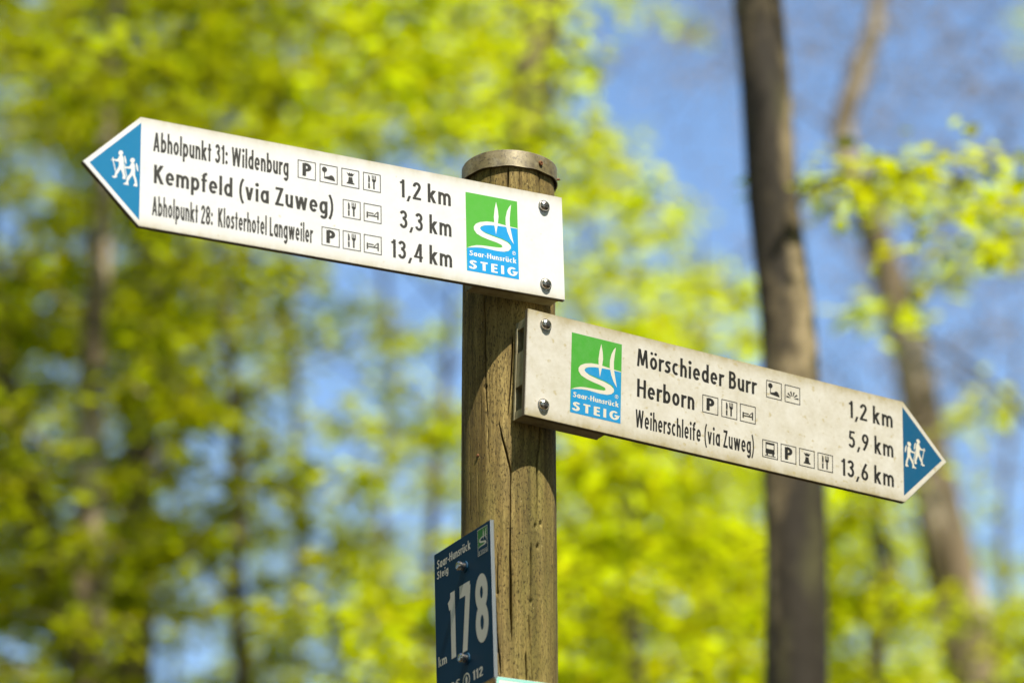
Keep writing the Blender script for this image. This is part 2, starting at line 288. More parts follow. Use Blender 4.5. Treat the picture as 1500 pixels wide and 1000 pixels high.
G = {
 'o': (B, [bowl(B/2)]), 'b': (B, [stem(a_), bowl(B/2)]), 'd': (B, [stem(z_), bowl(B/2)]),
 'p': (B, [stem(a_, DSC, XH), bowl(B/2)]), 'a': (B, [stem(z_, 0, XH), bowl(B/2)]),
 'g': (B, [bowl(B/2), ('L', [(z_, XH), (z_, -0.02)] + arc(B/2, -0.02, B/2-Hh, 0.18, 0, -150, 10))]),
 'l': (W_, [stem(a_)]), 'i': (W_+0.03, [stem(a_+0.015, 0, XH), dot(a_+0.015, 0.92)]),
 'h': (0.43, [stem(a_), arch(a_, 0.43-Hh)]), 'n': (0.43, [stem(a_, 0, XH), arch(a_, 0.43-Hh)]),
 'm': (0.69, [stem(a_, 0, XH), arch(a_, 0.345), arch(0.345, 0.69-Hh)]),
 'u': (0.43, [stem(0.43-Hh, 0, XH), ('L', [(a_, XH)] + arc(0.215, 0.30, 0.215-Hh, 0.30-Hh, 180, 360, 12) + [(0.43-Hh, 0.38)])]),
 'r': (0.30, [stem(a_, 0, XH), ('L', [(a_, 0.32)] + arc(a_+0.165, 0.40, 0.165, XH-Hh-0.40, 180, 62, 9))]),
 'k': (0.45, [stem(a_), dia(0.10, 0.30, 0.36, XH, 1.15), dia(0.17, 0.44, 0.37, 0, 1.1)]),
 't': (0.30, [stem(0.15, 0, 0.94), ('L', [(0.0, XH-0.065), (0.30, XH-0.065)], 0.13)]),
 'f': (0.31, [('L', [(0.13, 0), (0.13, 0.84)] + arc(0.25, 0.84, 0.12, 0.14, 180, 85, 6) + [(0.31, 0.98)]), ('L', [(0.0, XH-0.065), (0.30, XH-0.065)], 0.13)]),
 'e': (B, [('L', arc(B/2, 0.35, B/2-Hh, 0.35-Hh, -2, 318, 24)), ('L', [(0.06, 0.345), (B-0.03, 0.345)], 0.12)]),
 'c': (0.41, [('L', arc(B/2, 0.35, B/2-Hh, 0.35-Hh, 52, 308, 18))]),
 's': (0.36, [('L', [(0.325, 0.565), (0.27, 0.615), (0.185, 0.625), (0.105, 0.585), (0.085, 0.515), (0.12, 0.435), (0.20, 0.375), (0.265, 0.305), (0.275, 0.20), (0.225, 0.105), (0.14, 0.075), (0.07, 0.10), (0.015, 0.155)])]),
 'v': (0.46, [dia(0.09, XH, 0.23, 0), dia(0.37, XH, 0.23, 0)]),
 'w': (0.70, [dia(0.09, XH, 0.20, 0), dia(0.35, XH, 0.20, 0), dia(0.35, XH, 0.50, 0), dia(0.61, XH, 0.50, 0)]),
 'A': (0.56, [dia(0.28, 1, 0.09, 0), dia(0.28, 1, 0.47, 0), ('L', [(0.13, 0.27), (0.43, 0.27)], 0.13)]),
 'B': (0.47, [stem(a_, 0, 1), ('L', [(a_, 1-Hh), (0.22, 1-Hh)] + arc(0.22, 0.745, 0.14, 0.745-0.49-0.083, 90, -90, 10) + [(a_, 0.545)]), ('L', [(a_, 0.545), (0.24, 0.545)] + arc(0.24, 0.313, 0.15, 0.232, 90, -90, 10) + [(a_, Hh)])]),
 'G': (0.60, [('L', arc(0.31, 0.5, 0.31-Hh, 0.5-Hh, 48, 350, 24) + [(0.55, 0.47), (0.33, 0.47)])]),
 'H': (0.54, [stem(a_, 0, 1), stem(0.54-Hh, 0, 1), ('L', [(a_, 0.53), (0.54-Hh, 0.53)], 0.14)]),
 'I': (W_, [stem(a_, 0, 1)]),
 'K': (0.52, [stem(a_, 0, 1), dia(0.10, 0.42, 0.41, 1, 1.12), dia(0.17, 0.60, 0.43, 0, 1.12)]),
 'L': (0.38, [('L', [(a_, 1), (a_, 0.07), (0.38, 0.07)])]),
 'M': (0.72, [dia(0.16, 1, 0.09, 0, 0.9), dia(0.56, 1, 0.63, 0, 0.9), dia(0.17, 1, 0.36, 0.10, 0.95), dia(0.55, 1, 0.36, 0.10, 0.95)]),
 'P': (0.46, [stem(a_, 0, 1), ('L', [(a_, 1-Hh), (0.22, 1-Hh)] + arc(0.22, 0.705, 0.16, 0.705-0.49, 90, -90, 10) + [(a_, 0.49)])]),
 'S': (0.46, [('L', [(0.405, 0.80), (0.36, 0.88), (0.265, 0.92), (0.16, 0.885), (0.105, 0.79), (0.115, 0.68), (0.18, 0.59), (0.275, 0.515), (0.35, 0.42), (0.37, 0.295), (0.325, 0.16), (0.225, 0.08), (0.12, 0.095), (0.055, 0.17), (0.03, 0.25)])]),
 'T': (0.46, [stem(0.23, 0, 0.92), ('L', [(0, 0.92), (0.46, 0.92)])]),
 'E': (0.40, [stem(a_, 0, 1), ('L', [(a_, 0.92), (0.40, 0.92)]), ('L', [(a_, 0.52), (0.37, 0.52)]), ('L', [(a_, 0.08), (0.40, 0.08)])]),
 'O': (0.58, [bowl(0.29, 0.58, 1.0)]),
 'W': (0.82, [dia(0.09, 1, 0.22, 0), dia(0.41, 1, 0.22, 0), dia(0.41, 1, 0.60, 0), dia(0.73, 1, 0.60, 0)]),
 'Z': (0.46, [('L', [(0.02, 0.925), (0.44, 0.925)], 0.15), dia(0.35, 0.90, 0.10, 0.10), ('L', [(0.0, 0.075), (0.46, 0.075)], 0.15)]),
 '1': (0.27, [stem(0.27-Hh, 0, 1), ('L', [(0.02, 0.80), (0.12, 0.845), (0.19, 0.93)], 0.13)]),
 '2': (0.44, [('L', [(0.085, 0.72)] + arc(0.225, 0.74, 0.14, 0.175, 170, -20, 12) + [(0.31, 0.56), (0.09, 0.14)]), ('L', [(0.0, 0.075), (0.44, 0.075)], 0.15)]),
 '3': (0.44, [('L', [(0.07, 0.80)] + arc(0.21, 0.745, 0.135, 0.175, 150, -75, 12) + [(0.17, 0.545)]), ('L', [(0.17, 0.545), (0.23, 0.54)] + arc(0.21, 0.305, 0.15, 0.225, 75, -160, 14))]),
 '4': (0.48, [stem(0.355, 0, 1), dia(0.33, 0.98, 0.09, 0.27, 0.9), ('L', [(0.0, 0.26), (0.48, 0.26)], 0.13)]),
 '5': (0.44, [('L', [(0.41, 0.925), (0.13, 0.925), (0.095, 0.53)], 0.15), ('L', [(0.095, 0.54)] + arc(0.20, 0.33, 0.155, 0.255, 100, -150, 16))]),
 '6': (0.46, [('C', arc(0.23, 0.30, 0.23-Hh, 0.30-Hh, 0, 360, 26)[:-1]), ('L', [(0.095, 0.36), (0.13, 0.55), (0.33, 0.98)])]),
 '9': (0.46, [('C', arc(0.23, 0.70, 0.23-Hh, 0.30-Hh, 0, 360, 26)[:-1]), ('L', [(0.365, 0.64), (0.33, 0.45), (0.13, 0.02)])]),
 '7': (0.44, [('L', [(0.0, 0.92), (0.42, 0.92)]), dia(0.35, 0.95, 0.17, 0)]),
 '8': (0.46, [('C', arc(0.23, 0.735, 0.15, 0.185, 0, 360, 22)[:-1]), ('C', arc(0.23, 0.285, 0.16, 0.205, 0, 360, 24)[:-1])]),
 ':': (0.21, [dot(0.105, 0.12), dot(0.105, 0.58)]), ',': (0.20, [dia(0.15, 0.15, 0.04, -0.17, 0.85)]),
 '-': (0.26, [('L', [(0.01, 0.36), (0.25, 0.36)], 0.14)]),
 '(': (0.25, [('L', [(0.24, 1.10), (0.14, 0.86), (0.095, 0.60), (0.095, 0.30), (0.14, 0.02), (0.24, -0.23)], 0.14)]),
 ')': (0.25, [('L', [(0.01, 1.10), (0.11, 0.86), (0.155, 0.60), (0.155, 0.30), (0.11, 0.02), (0.01, -0.23)], 0.14)]),
}
G['\u00f6'] = (B, G['o'][1] + [dot(0.11, 0.90, 0.085), dot(0.35, 0.90, 0.085)])
G['\u00fc'] = (0.43, G['u'][1] + [dot(0.10, 0.90, 0.085), dot(0.33, 0.90, 0.085)])
def stroke_poly(pts, w, closed):
    """offset a centre line to both sides (mitred); returns quads"""
    n = len(pts); Lp, Rp = [], []
    for i, (x, y) in enumerate(pts):
        if closed: p0, p1 = pts[i-1], pts[(i+1) % n]
        else: p0, p1 = pts[max(0, i-1)], pts[min(n-1, i+1)]
        def nrm(a, b):
            dx, dy = b[0]-a[0], b[1]-a[1]; q = math.hypot(dx, dy) or 1e-9; return (-dy/q, dx/q)
        if (not closed) and i in (0, n-1): m = nrm(p0, p1); k = 1.0
        else:
            a = nrm(p0, (x, y)); b = nrm((x, y), p1); mx, my = a[0]+b[0], a[1]+b[1]; q = math.hypot(mx, my) or 1e-9
            m = (mx/q, my/q); k = 1.0/max(0.5, m[0]*a[0] + m[1]*a[1])
        Lp.append((x + m[0]*w/2*k, y + m[1]*w/2*k)); Rp.append((x - m[0]*w/2*k, y - m[1]*w/2*k))
    quads = []
    for i in range(n if closed else n-1):
        j = (i+1) % n; quads.append([Rp[i], Rp[j], Lp[j], Lp[i]])
    return quads
def glyph_polys(ch, bold=1.0):
    out = []
    for s in G[ch][1]:
        if s[0] == 'P': out.append([s[1]])
        elif s[0] == 'D':
            (x0, y0), (x1, y1) = s[1]; hw = W_*0.5*1.04*s[2]*bold*math.hypot(x1-x0, y1-y0)/abs(y1-y0)*0.97
            out.append([[(x0-hw, y0), (x0+hw, y0), (x1+hw, y1), (x1-hw, y1)]])
        else: out.append(stroke_poly(s[1], (s[2] if len(s) > 2 else W_)*bold, s[0] == 'C'))
    return out                                                    # a list of strokes, each a list of polygons
class Flat:
    """flat print: polygons lying a hair above one another so that no two share a plane"""
    def __init__(self, z=0.00012, step=0.000012): self.v, self.f, self.z, self.step = [], [], z, step
    def layer(self, polys):
        for p in polys:
            i = len(self.v); self.v += [(x, y, self.z) for x, y in p]
            a = sum(p[k-1][0]*p[k][1] - p[k][0]*p[k-1][1] for k in range(len(p)))
            idx = list(range(i, i+len(p))); self.f.append(idx if a > 0 else idx[::-1])
        self.z += self.step
    def build(self, name, mat, parent, label=None):
        o = link_mesh(name, self.v, self.f, mat, parent)
        if label: o['label'] = label
        return o
def text_width(s, sp): return sum((G[c][0] + sp) if c != ' ' else 0.24 for c in s) - sp
def lettering(s, x0, x1, y, cap, mat, parent, label=None, z=0.00012, bold=1.0, sp=0.085, name='lettering'):
    k = (x1-x0)/text_width(s, sp); fl = Flat(z); x = x0
    for c in s:
        if c == ' ': x += 0.24*k; continue
        z_save = fl.z
        for st in glyph_polys(c, bold): fl.layer([[(x + px*k, y + py*cap) for px, py in p] for p in st])
        x += (G[c][0] + sp)*k; fl.z = z_save
    return fl.build(name, mat, parent, label)
def frame_polys(x0, y0, x1, y1, t):
    return [[(x0, y0), (x1, y0), (x1-t, y0+t), (x0+t, y0+t)], [(x1, y0), (x1, y1), (x1-t, y1-t), (x1-t, y0+t)],
            [(x1, y1), (x0, y1), (x0+t, y1-t), (x1-t, y1-t)], [(x0, y1), (x0, y0), (x0+t, y0+t), (x0+t, y1-t)]]
def circle(cx, cy, rx, ry=None, n=20): return arc(cx, cy, rx, ry or rx, 0, 360, n)[:-1]
def rect(x0, y0, x1, y1): return [(x0, y0), (x1, y0), (x1, y1), (x0, y1)]
cutlery = [[rect(.29, .14, .385, .44)], [[(.29, .48), (.385, .48), (.40, .66), (.375, .82), (.29, .89)]], [rect(.565, .14, .66, .50)],
           [[(.565, .51), (.66, .51), (.73, .61), (.73, .68), (.495, .68), (.495, .61)]], [rect(.495, .685, .547, .89)], [rect(.587, .685, .638, .89)], [rect(.678, .685, .73, .89)]]
SYMBOL = {
 'parking': [[[(.28 + px*.98, .16 + py*.70) for px, py in p] for p in st] for st in glyph_polys('P', 1.25)],
 'tree': [[circle(.27, .72, .145, .15)], [rect(.245, .30, .295, .60)], [[(.245, .24), (.86, .17), (.83, .30), (.76, .42), (.68, .47), (.60, .46), (.52, .39), (.40, .36), (.245, .32)]]],
 'tower': [[[(.28, .19), (.74, .19), (.71, .27), (.31, .27)]], [[(.36, .28), (.66, .28), (.61, .57), (.41, .57)]],
           [[(.40, .62), (.62, .62), (.74, .82), (.62, .75), (.57, .83), (.51, .75), (.45, .83), (.40, .75), (.28, .82)]]],
 'cutlery': cutlery,
 'bed': [[rect(.16, .22, .24, .56)], [rect(.76, .20, .84, .64)], [rect(.245, .33, .755, .40)], [rect(.245, .47, .56, .53)], [[(.55, .41), (.61, .41), (.755, .56), (.755, .63)]]],
 'sunrise': [[[(.5 + r0*math.cos(R_(a-w)), .28 + r0*math.sin(R_(a-w))), (.5 + r1*math.cos(R_(a-w*1.1)), .28 + r1*math.sin(R_(a-w*1.1))), (.5 + r1*math.cos(R_(a+w*1.1)), .28 + r1*math.sin(R_(a+w*1.1))), (.5 + r0*math.cos(R_(a+w)), .28 + r0*math.sin(R_(a+w)))]]
             for a in (8, 41, 74, 106, 139, 172) for r0, r1, w in ((.13, .40, 7),)],
 'bus': [stroke_poly([(.24, .42), (.24, .86), (.76, .86), (.76, .42)], .055, True), [rect(.27, .77, .73, .83)], [rect(.27, .45, .73, .52)], [[(.22, .26), (.78, .26), (.80, .40), (.20, .40)]],
         [rect(.26, .16, .36, .255)], [rect(.64, .16, .74, .255)], [rect(.16, .12, .86, .155)]],
}
def pictogram(kind, x0, y1, parent, mat, size=0.0258):
    fl = Flat(); fl.layer(frame_polys(x0, y1-size, x0+size, y1, 0.0012))
    o = fl.build('pictogram', mat, parent, 'square framed %s symbol' % {'tree': 'picnic tree', 'cutlery': 'knife and fork', 'parking': 'letter P parking'}.get(kind, kind))
    s = Flat()
    for st in SYMBOL[kind]: s.layer([[(x0 + px*size, y1 - size + py*size) for px, py in p] for p in st])
    s.build('symbol', mat, o)
    return o
# outlines measured on the boards: logo in 0..1, hikers in mm from the base of the arrow tip
CRACKS = [[(-0.568, 2.6166), (-0.534, 2.5423), (-0.517, 2.4838), (-0.467, 2.4255), (-0.419, 2.3585)], [(-0.22, 2.4256), (-0.161, 2.4062), (-0.073, 2.3851), (0.022, 2.3567), (0.029, 2.291), (0.015, 2.2261), (0.029, 2.162), (0.058, 2.1258)], [(0.742, 2.4482), (0.694, 2.3996), (0.62, 2.3701), (0.62, 2.3229), (0.603, 2.2852)], [(0.451, 2.2604), (0.459, 2.2097), (0.443, 2.1775)], [(0.403, 2.1635), (0.435, 2.1319), (0.467, 2.096), (0.5, 2.0648)], [(-0.235, 2.2433), (-0.242, 2.1927)], [(-0.28, 2.1901), (-0.25, 2.1353), (-0.175, 2.081)], [(0.732, 2.7996), (0.723, 2.7545)], [(-0.019, 2.7923), (-0.029, 2.7628)], [(0.22, 2.7929), (0.212, 2.7634)], [(-0.427, 2.7948), (-0.435, 2.7704)], [(0.073, 2.5487), (0.029, 2.4807), (-0.029, 2.4308)], [(0.568, 2.3129), (0.551, 2.2567)], [(0.341, 2.1132), (0.356, 2.0638)], [(-0.694, 2.7845), (-0.657, 2.6129)], [(-1.003, 2.4142), (-0.951, 2.2994)]]
KNOTS = [(0.568, 2.2848), (0.713, 2.2903), (0.62, 2.2575), (0.451, 2.1821), (-0.25, 2.1927), (-0.25, 2.1145), (-0.525, 2.4771)]
BLUE = [(0.264, 0.566), (0.333, 0.609), (0.439, 0.628), (0.608, 0.637), (0.799, 0.644), (0.992, 0.648), (1.004, -0.002), (0.005, -0.007), (0.009, 0.284), (0.187, 0.312), (0.387, 0.322), (0.576, 0.314), (0.745, 0.321), (0.841, 0.356), (0.864, 0.4), (0.834, 0.446), (0.708, 0.48), (0.54, 0.501), (0.372, 0.523), (0.289, 0.541)]
SS = [(0.993, 0.653), (0.842, 0.657), (0.651, 0.669), (0.525, 0.675), (0.398, 0.669), (0.271, 0.646), (0.186, 0.612), (0.147, 0.572), (0.152, 0.531), (0.203, 0.488), (0.307, 0.459), (0.433, 0.439), (0.58, 0.422), (0.674, 0.403), (0.694, 0.38), (0.662, 0.365), (0.577, 0.359), (0.43, 0.355), (0.304, 0.351), (0.199, 0.342), (0.093, 0.318), (0.015, 0.29), (0.114, 0.304), (0.219, 0.316), (0.324, 0.322), (0.45, 0.319), (0.576, 0.314), (0.724, 0.321), (0.809, 0.342), (0.857, 0.379), (0.854, 0.413), (0.792, 0.448), (0.666, 0.475), (0.519, 0.492), (0.372, 0.513), (0.289, 0.541), (0.264, 0.566), (0.29, 0.593), (0.354, 0.614), (0.46, 0.629), (0.608, 0.638), (0.799, 0.645), (0.992, 0.646)]
SP1 = [(0.587, 0.943), (0.619, 0.841), (0.629, 0.758), (0.608, 0.643), (0.572, 0.523), (0.545, 0.635), (0.538, 0.746), (0.556, 0.847)]
SP2 = [(0.88, 0.944), (0.859, 0.843), (0.845, 0.756), (0.848, 0.658), (0.88, 0.55), (0.914, 0.439), (0.847, 0.503), (0.797, 0.581), (0.764, 0.676), (0.765, 0.76), (0.796, 0.849), (0.84, 0.911)]
HA = [(27.6, 17.3), (28.3, 15.3), (30.4, 11.5), (31.1, 10.4), (36.5, 9.6), (39.0, 9.1), (38.6, 7.9), (36.5, 8.1), (30.3, 7.8), (28.8, 7.7), (28.4, 4.8), (28.7, 1.8), (30.7, -3.1), (32.9, -5.7), (33.8, -11.1), (33.4, -12.2), (37.4, -13.3), (36.3, -14.9), (33.7, -15.6), (31.9, -13.8), (30.5, -15.0), (31.3, -10.7), (28.5, -6.4), (26.4, -1.9), (24.5, -4.9), (22.6, -10.5), (23.6, -13.0), (23.2, -14.4), (19.9, -14.7), (19.1, -14.0), (19.7, -10.0), (21.2, -4.3), (22.1, 3.0), (22.1, 10.5), (23.2, 15.5), (24.7, 17.5)]
PA = [(37.4, 12.2), (36.2, 12.4), (35.6, 7.2), (32.5, -4.9), (33.6, -5.5), (36.6, 6.2)]
BA = [(21.8, 17.4), (20.6, 16.7), (19.1, 11.8), (18.7, 6.6), (19.8, 6.4), (20.8, 9.2), (22.1, 15.7)]
HB = [(12.1, 9.4), (13.8, 5.3), (14.9, 3.6), (19.6, 2.7), (21.4, 1.6), (20.6, 0.6), (14.4, 0.9), (12.6, 1.8), (12.2, -1.9), (13.6, -5.9), (16.4, -10.1), (17.9, -13.4), (18.7, -18.8), (22.3, -20.5), (21.2, -21.8), (17.2, -21.4), (16.1, -22.4), (15.2, -21.1), (15.9, -16.7), (13.4, -11.8), (10.2, -7.1), (8.3, -10.9), (6.7, -17.3), (8.8, -20.7), (8.1, -21.6), (3.7, -21.8), (3.4, -20.4), (4.6, -13.2), (7.0, -6.1), (7.1, -0.2), (7.4, 6.5), (8.8, 9.6)]
PB = [(21.7, 4.9), (20.5, 5.2), (19.7, -1.0), (17.2, -11.0), (18.2, -11.9), (20.7, -1.6)]
BB = [(6.0, 10.1), (4.8, 9.6), (3.2, 5.0), (2.6, -0.5), (3.6, -0.9), (4.9, 1.7), (6.2, 8.2)]
HDA = [(23.4, 20.8), (23.8, 19.1), (24.9, 17.7), (26.5, 17.0), (28.1, 17.1), (29.2, 18.1), (29.7, 19.7), (29.3, 21.4), (28.2, 22.8), (26.7, 23.5), (25.1, 23.4), (23.9, 22.4)]
HDB = [(7.5, 13.5), (7.9, 11.8), (9.0, 10.3), (10.6, 9.6), (12.2, 9.7), (13.4, 10.7), (13.9, 12.3), (13.5, 14.1), (12.4, 15.5), (10.8, 16.3), (9.2, 16.1), (7.9, 15.1)]
DENSITY = 2.1
def trail_logo(x0, y0, w, h, parent, mg, mb, mw, frame=None, cap_text=True, zs=1.0):
    P = lambda pts: [(x0 + s*w, y0 + t*h) for s, t in pts]
    fl = Flat(0.00010); fl.layer([rect(x0, y0, x0+w, y0+h)])
    o = fl.build('trail_logo', mg, parent, 'green and blue square with white S-shaped river and two spindle shapes')
    fl = Flat(0.00016); fl.layer([P([(min(1, max(0, s)), min(1, max(0, t))) for s, t in BLUE])]); fl.build('lake', mb, o)
    fl = Flat(0.00022)
    n = len(SS)//2; up, lo = SS[:n+1], SS[n+1:][::-1]
    for p in (SS, SP1, SP2): fl.layer([P([(min(1, s), t) for s, t in p])])
    fl.layer([P(q) for q in stroke_poly(circle(.912, .325, .031, .0215, 16), .007, True)]); fl.layer([P(rect(.900, .314, .911, .336)), P(rect(.912, .324, .924, .336))])
    fl.build('river_mark', mw, o)
    if cap_text:
        lettering('Saar-Hunsr\u00fcck', x0+.055*w, x0+.955*w, y0+.197*h, .066*h, mw, o, 'white words Saar-Hunsr\u00fcck', 0.00024, 0.95)
        lettering('STEIG', x0+.052*w, x0+.960*w, y0+.032*h, .108*h, mw, o, 'white word STEIG', 0.00024, 1.15, 0.24)
    return o
def screw(x, y, parent, r=0.0077):
    A = Matrix.Translation((x, y, 0))
    o = lathe('screw', [(r*1.12, 0), (r*1.12, .0011), (r*.98, .0012), (r*.97, .0026), (r*.86, .0044), (r*.62, .0057), (r*.44, .0061), (r*.42, .0062), (0, .0062)], 28, M['steel'], parent, True, A)
    # six-lobed socket with its security pin
    fl = Flat(0.0063); fl.layer([[(x + r*(.40 + .055*math.cos(6*a))*math.cos(a), y + r*(.40 + .055*math.cos(6*a))*math.sin(a)) for a in [2*math.pi*k/36 for k in range(36)]]])
    fl.build('socket', M['recess'], o)
    lathe('pin', [(r*.15, .0063), (r*.14, .0068), (0, .0069)], 12, M['steel'], o, True, A)
    return o

# ---------------------------------------------------------------- ground
g = link_mesh('ground', [(-400, -400, 0), (400, -400, 0), (400, 400, 0), (-400, 400, 0)], [(0, 1, 2, 3)], M['ground'])
tag(g, 'brown forest floor of old leaves and moss', kind='structure')

# ---------------------------------------------------------------- the round timber post
AX, AY, PR = -0.0037, 3.80, 0.0632
POST_TOP = 2.8115
def make_post():
    NA = 660
    zs = list(np.linspace(-0.3, 1.85, 40)) + list(np.linspace(1.855, POST_TOP, 330))
    ph = np.linspace(-math.pi, math.pi, NA, endpoint=False); z = np.array(zs)
    PH, Z = np.meshgrid(ph, z)
    rad = np.full_like(PH, PR)
    rad += 0.0007*np.sin(PH*3 + 1.0) + 0.0005*np.sin(PH*7 + Z*2.0) + 0.0004*np.sin(Z*9 + PH)
    rad -= 0.0030*np.clip((Z - (POST_TOP-0.05))/0.05, 0, 1)**2
    rr = np.random.default_rng(3)
    for ci, c in enumerate(CRACKS):
        cp = np.array(sorted(c, key=lambda t: t[1])); z0, z1 = cp[0, 1], cp[-1, 1]
        wob = 0.010*np.sin(Z*37 + ci*2) + 0.006*np.sin(Z*91 + ci)
        cph = np.interp(Z, cp[:, 1], cp[:, 0]) + wob*0.6
        t = np.clip((Z - z0)/(z1 - z0 + 1e-9), 0, 1); taper = np.where((Z >= z0) & (Z <= z1), np.minimum(1, np.minimum(t, 1-t)*7 + 0.12), 0)
        wd = (0.0105 + 0.006*np.sin(Z*23 + ci*1.7))*(1.25 if ci in (1, 2, 3, 4) else 0.8)*taper + 1e-6
        rad -= 0.0120*np.exp(-((PH - cph)/(wd*1.15))**4)*(taper > 0)
    # fine drying checks all round
    for k in range(46):
        p0 = rr.uniform(-math.pi, math.pi); z0 = rr.uniform(1.9, 2.75); ln = rr.uniform(0.03, 0.16)
        t = (Z - z0)/ln; inside = (t > 0) & (t < 1)
        rad -= 0.0016*np.exp(-((PH - p0 - 0.012*np.sin(Z*40+k))/0.0065)**2)*inside*np.sin(np.clip(t, 0, 1)*math.pi)
    for kp, kz in KNOTS:
        d2 = ((PH - kp)*PR/0.0024)**2 + ((Z - kz)/0.0030)**2
        rad -= 0.004*np.exp(-d2**2)
    X = AX + rad*np.sin(PH); Y = AY - rad*np.cos(PH)
    nz = len(zs); co = np.stack([X, Y, Z], -1).reshape(-1, 3)
    i = np.arange(nz-1)[:, None]*NA; k = np.arange(NA)[None, :]; k2 = (k+1) % NA
    quads = np.stack([i+k, i+k2, i+NA+k2, i+NA+k], -1).reshape(-1, 4)
    me = bpy.data.meshes.new('shaft'); me.vertices.add(len(co)); me.vertices.foreach_set('co', co.ravel())
    nq = len(quads); me.loops.add(nq*4); me.loops.foreach_set('vertex_index', quads.ravel().astype(np.int32))
    me.polygons.add(nq); me.polygons.foreach_set('loop_start', (np.arange(nq)*4).astype(np.int32))
    me.polygons.foreach_set('use_smooth', np.ones(nq, bool)); me.update(calc_edges=True); me.materials.append(M['wood'])
    root = empty('wooden_post', Matrix.Translation((AX, AY, 0)))
    o = bpy.data.objects.new('shaft', me); col.objects.link(o); o.parent = root; o.matrix_parent_inverse = root.matrix_world.inverted()
    tag(root, 'cracked round timber post with a weathered metal cap carrying all the trail signs', 'post')
    return root
post = make_post()
CAPR = 0.0660; zc = POST_TOP
prof = [(0, zc+.0078), (CAPR-.004, zc+.0078), (CAPR-.0012, zc+.0070), (CAPR, zc+.0050), (CAPR+.0002, zc-.016), (CAPR+.0010, zc-.0178), (CAPR-.0010, zc-.0182), (CAPR-.0018, zc-.016), (CAPR-.0018, zc+.0045), (0, zc+.0045)]
cap = lathe('cap', [(r, z) for r, z in prof], 96, M['cap'], post); tag(cap, 'shallow round metal cap stained brown and olive')
for k, v in enumerate(cap.data.vertices):
    a = math.atan2(v.co.y, v.co.x); v.co.z += 0.0008*math.sin(3*a+1) + (0.0005*math.sin(11*a) if v.co.z < zc-.015 else 0)
def cap_screw(phi, z, r=0.0034, mat='rust', out=0.0):
    A = Matrix.Translation(((CAPR+out)*math.sin(phi), -(CAPR+out)*math.cos(phi), z)) @ Matrix.Rotation(phi, 4, 'Z') @ Matrix.Rotation(R_(90), 4, 'X')
    return lathe('cap_screw', [(r, -.002), (r, .0016), (r*.8, .0026), (r*.45, .0026), (r*.4, .0016), (0, .0016)], 18, M[mat], post, True, A)
cap_screw(0.70, zc-.0068)
cap_screw(1.50, zc-.0105, 0.0016, 'rust', 0.0015)
cap_screw(-1.9, zc-.007)
nl = lathe('nail', [(.0022, -.002), (.0022, .0012), (.0012, .0020), (0, .0020)], 12, M['rust'], post, True, Matrix.Translation(((PR-.0005)*math.sin(-.713), -(PR-.0005)*math.cos(-.713), 2.3837)) @ Matrix.Rotation(-.713, 4, 'Z') @ Matrix.Rotation(R_(90), 4, 'X'))

# ---------------------------------------------------------------- arrow boards
def board_matrix(o, yaw, droop):
    yaw, droop = R_(yaw), R_(droop); d = Vector((math.cos(yaw), math.sin(yaw), 0)); up = Vector((0, 0, 1))
    D = math.cos(droop)*d + math.sin(droop)*up; U = -math.sin(droop)*d + math.cos(droop)*up; N = D.cross(U)
    m = Matrix.Identity(4)
    for i in range(3): m[i][0], m[i][1], m[i][2], m[i][3] = D[i], U[i], N[i], o[i]
    m[2][3] += EYE
    return m
TH_ = 0.0075                                                       # sheet thickness
def arrow_tip(sgn, x, parent, mat, white=M['logo_white']):
    """blue triangle with two walking figures; sgn -1 points to smaller x"""
    q = Flat(0.00010); q.layer([[(x, -.0082), (x + sgn*.0675, -.0752), (x, -.1412)]])
    o = q.build('arrow_tip', mat, parent, 'blue triangle with two white walking hikers')
    w = Flat(0.00016)
    for poly in (HA, PA, BA, HDA, HB, PB, BB, HDB): w.layer([[(x + sgn*a*.001, -.075 + b*.001) for a, b in poly]])
    w.build('hikers', white, o, 'two white hiker figures with packs and poles')
def bracket(x0, x1, gap, parent):
    """hollow rail behind the sheet, two slots showing in its end"""
    z0, z1 = -gap - 0.0006, -TH_ - 0.0002; y0, y1 = -.1488, -.0100
    bm = bmesh.new()
    def box(a, b, c, d, e, f):
        vs = [bm.verts.new((x, y, z)) for x in (a, b) for y in (c, d) for z in (e, f)]
        for q in ((0, 1, 3, 2), (4, 6, 7, 5), (0, 4, 5, 1), (2, 3, 7, 6), (0, 2, 6, 4), (1, 5, 7, 3)): bm.faces.new([vs[i] for i in q])
    t = 0.0035; zm = (z0+z1)/2
    box(x0, x1, y0, y1, z1-t, z1)                                  # flange against the sheet
    box(x0, x1, y0, y1, z0, z0+t)                                  # flange against the post
    for ya, yb in ((y0, y0+.012), (y0+.045, y0+.094), (y1-.012, y1)):
        box(x0+.0006, x1-.0006, ya+.0003, yb-.0003, z0+t, z1-t)    # webs: the slots lie between them
    bmesh.ops.recalc_face_normals(bm, faces=bm.faces[:])
    o = bm_obj('mounting_rail', bm, M['bracket'], parent); o['label'] = 'grimy hollow metal rail between sheet and post'
def sheet(outline, parent, mat):
    return prism('panel', outline, -TH_, 0.0, mat, parent, 0.0006, M['sheet_edge'])
LB = empty('arrow_sign', board_matrix((.0677, 3.734, 1.647), 28.2, 1.48))
tag(LB, 'clean white arrow board naming Wildenburg, Kempfeld and Klosterhotel, directly under the post cap', 'signpost')
sheet([(0, -.1495), (0, 0), (-.6098, 0), (-.6855, -.0753), (-.6098, -.1495)], LB, M['sheet'])
bracket(-.135, -.006, .0285, LB)
arrow_tip(-1, -.6093, LB, M['tip_blue'])
INK = M['ink']
lettering('Abholpunkt 31: Wildenburg', -.5927, -.4055, -.0440, .0262, INK, LB, 'dark line Abholpunkt 31: Wildenburg')
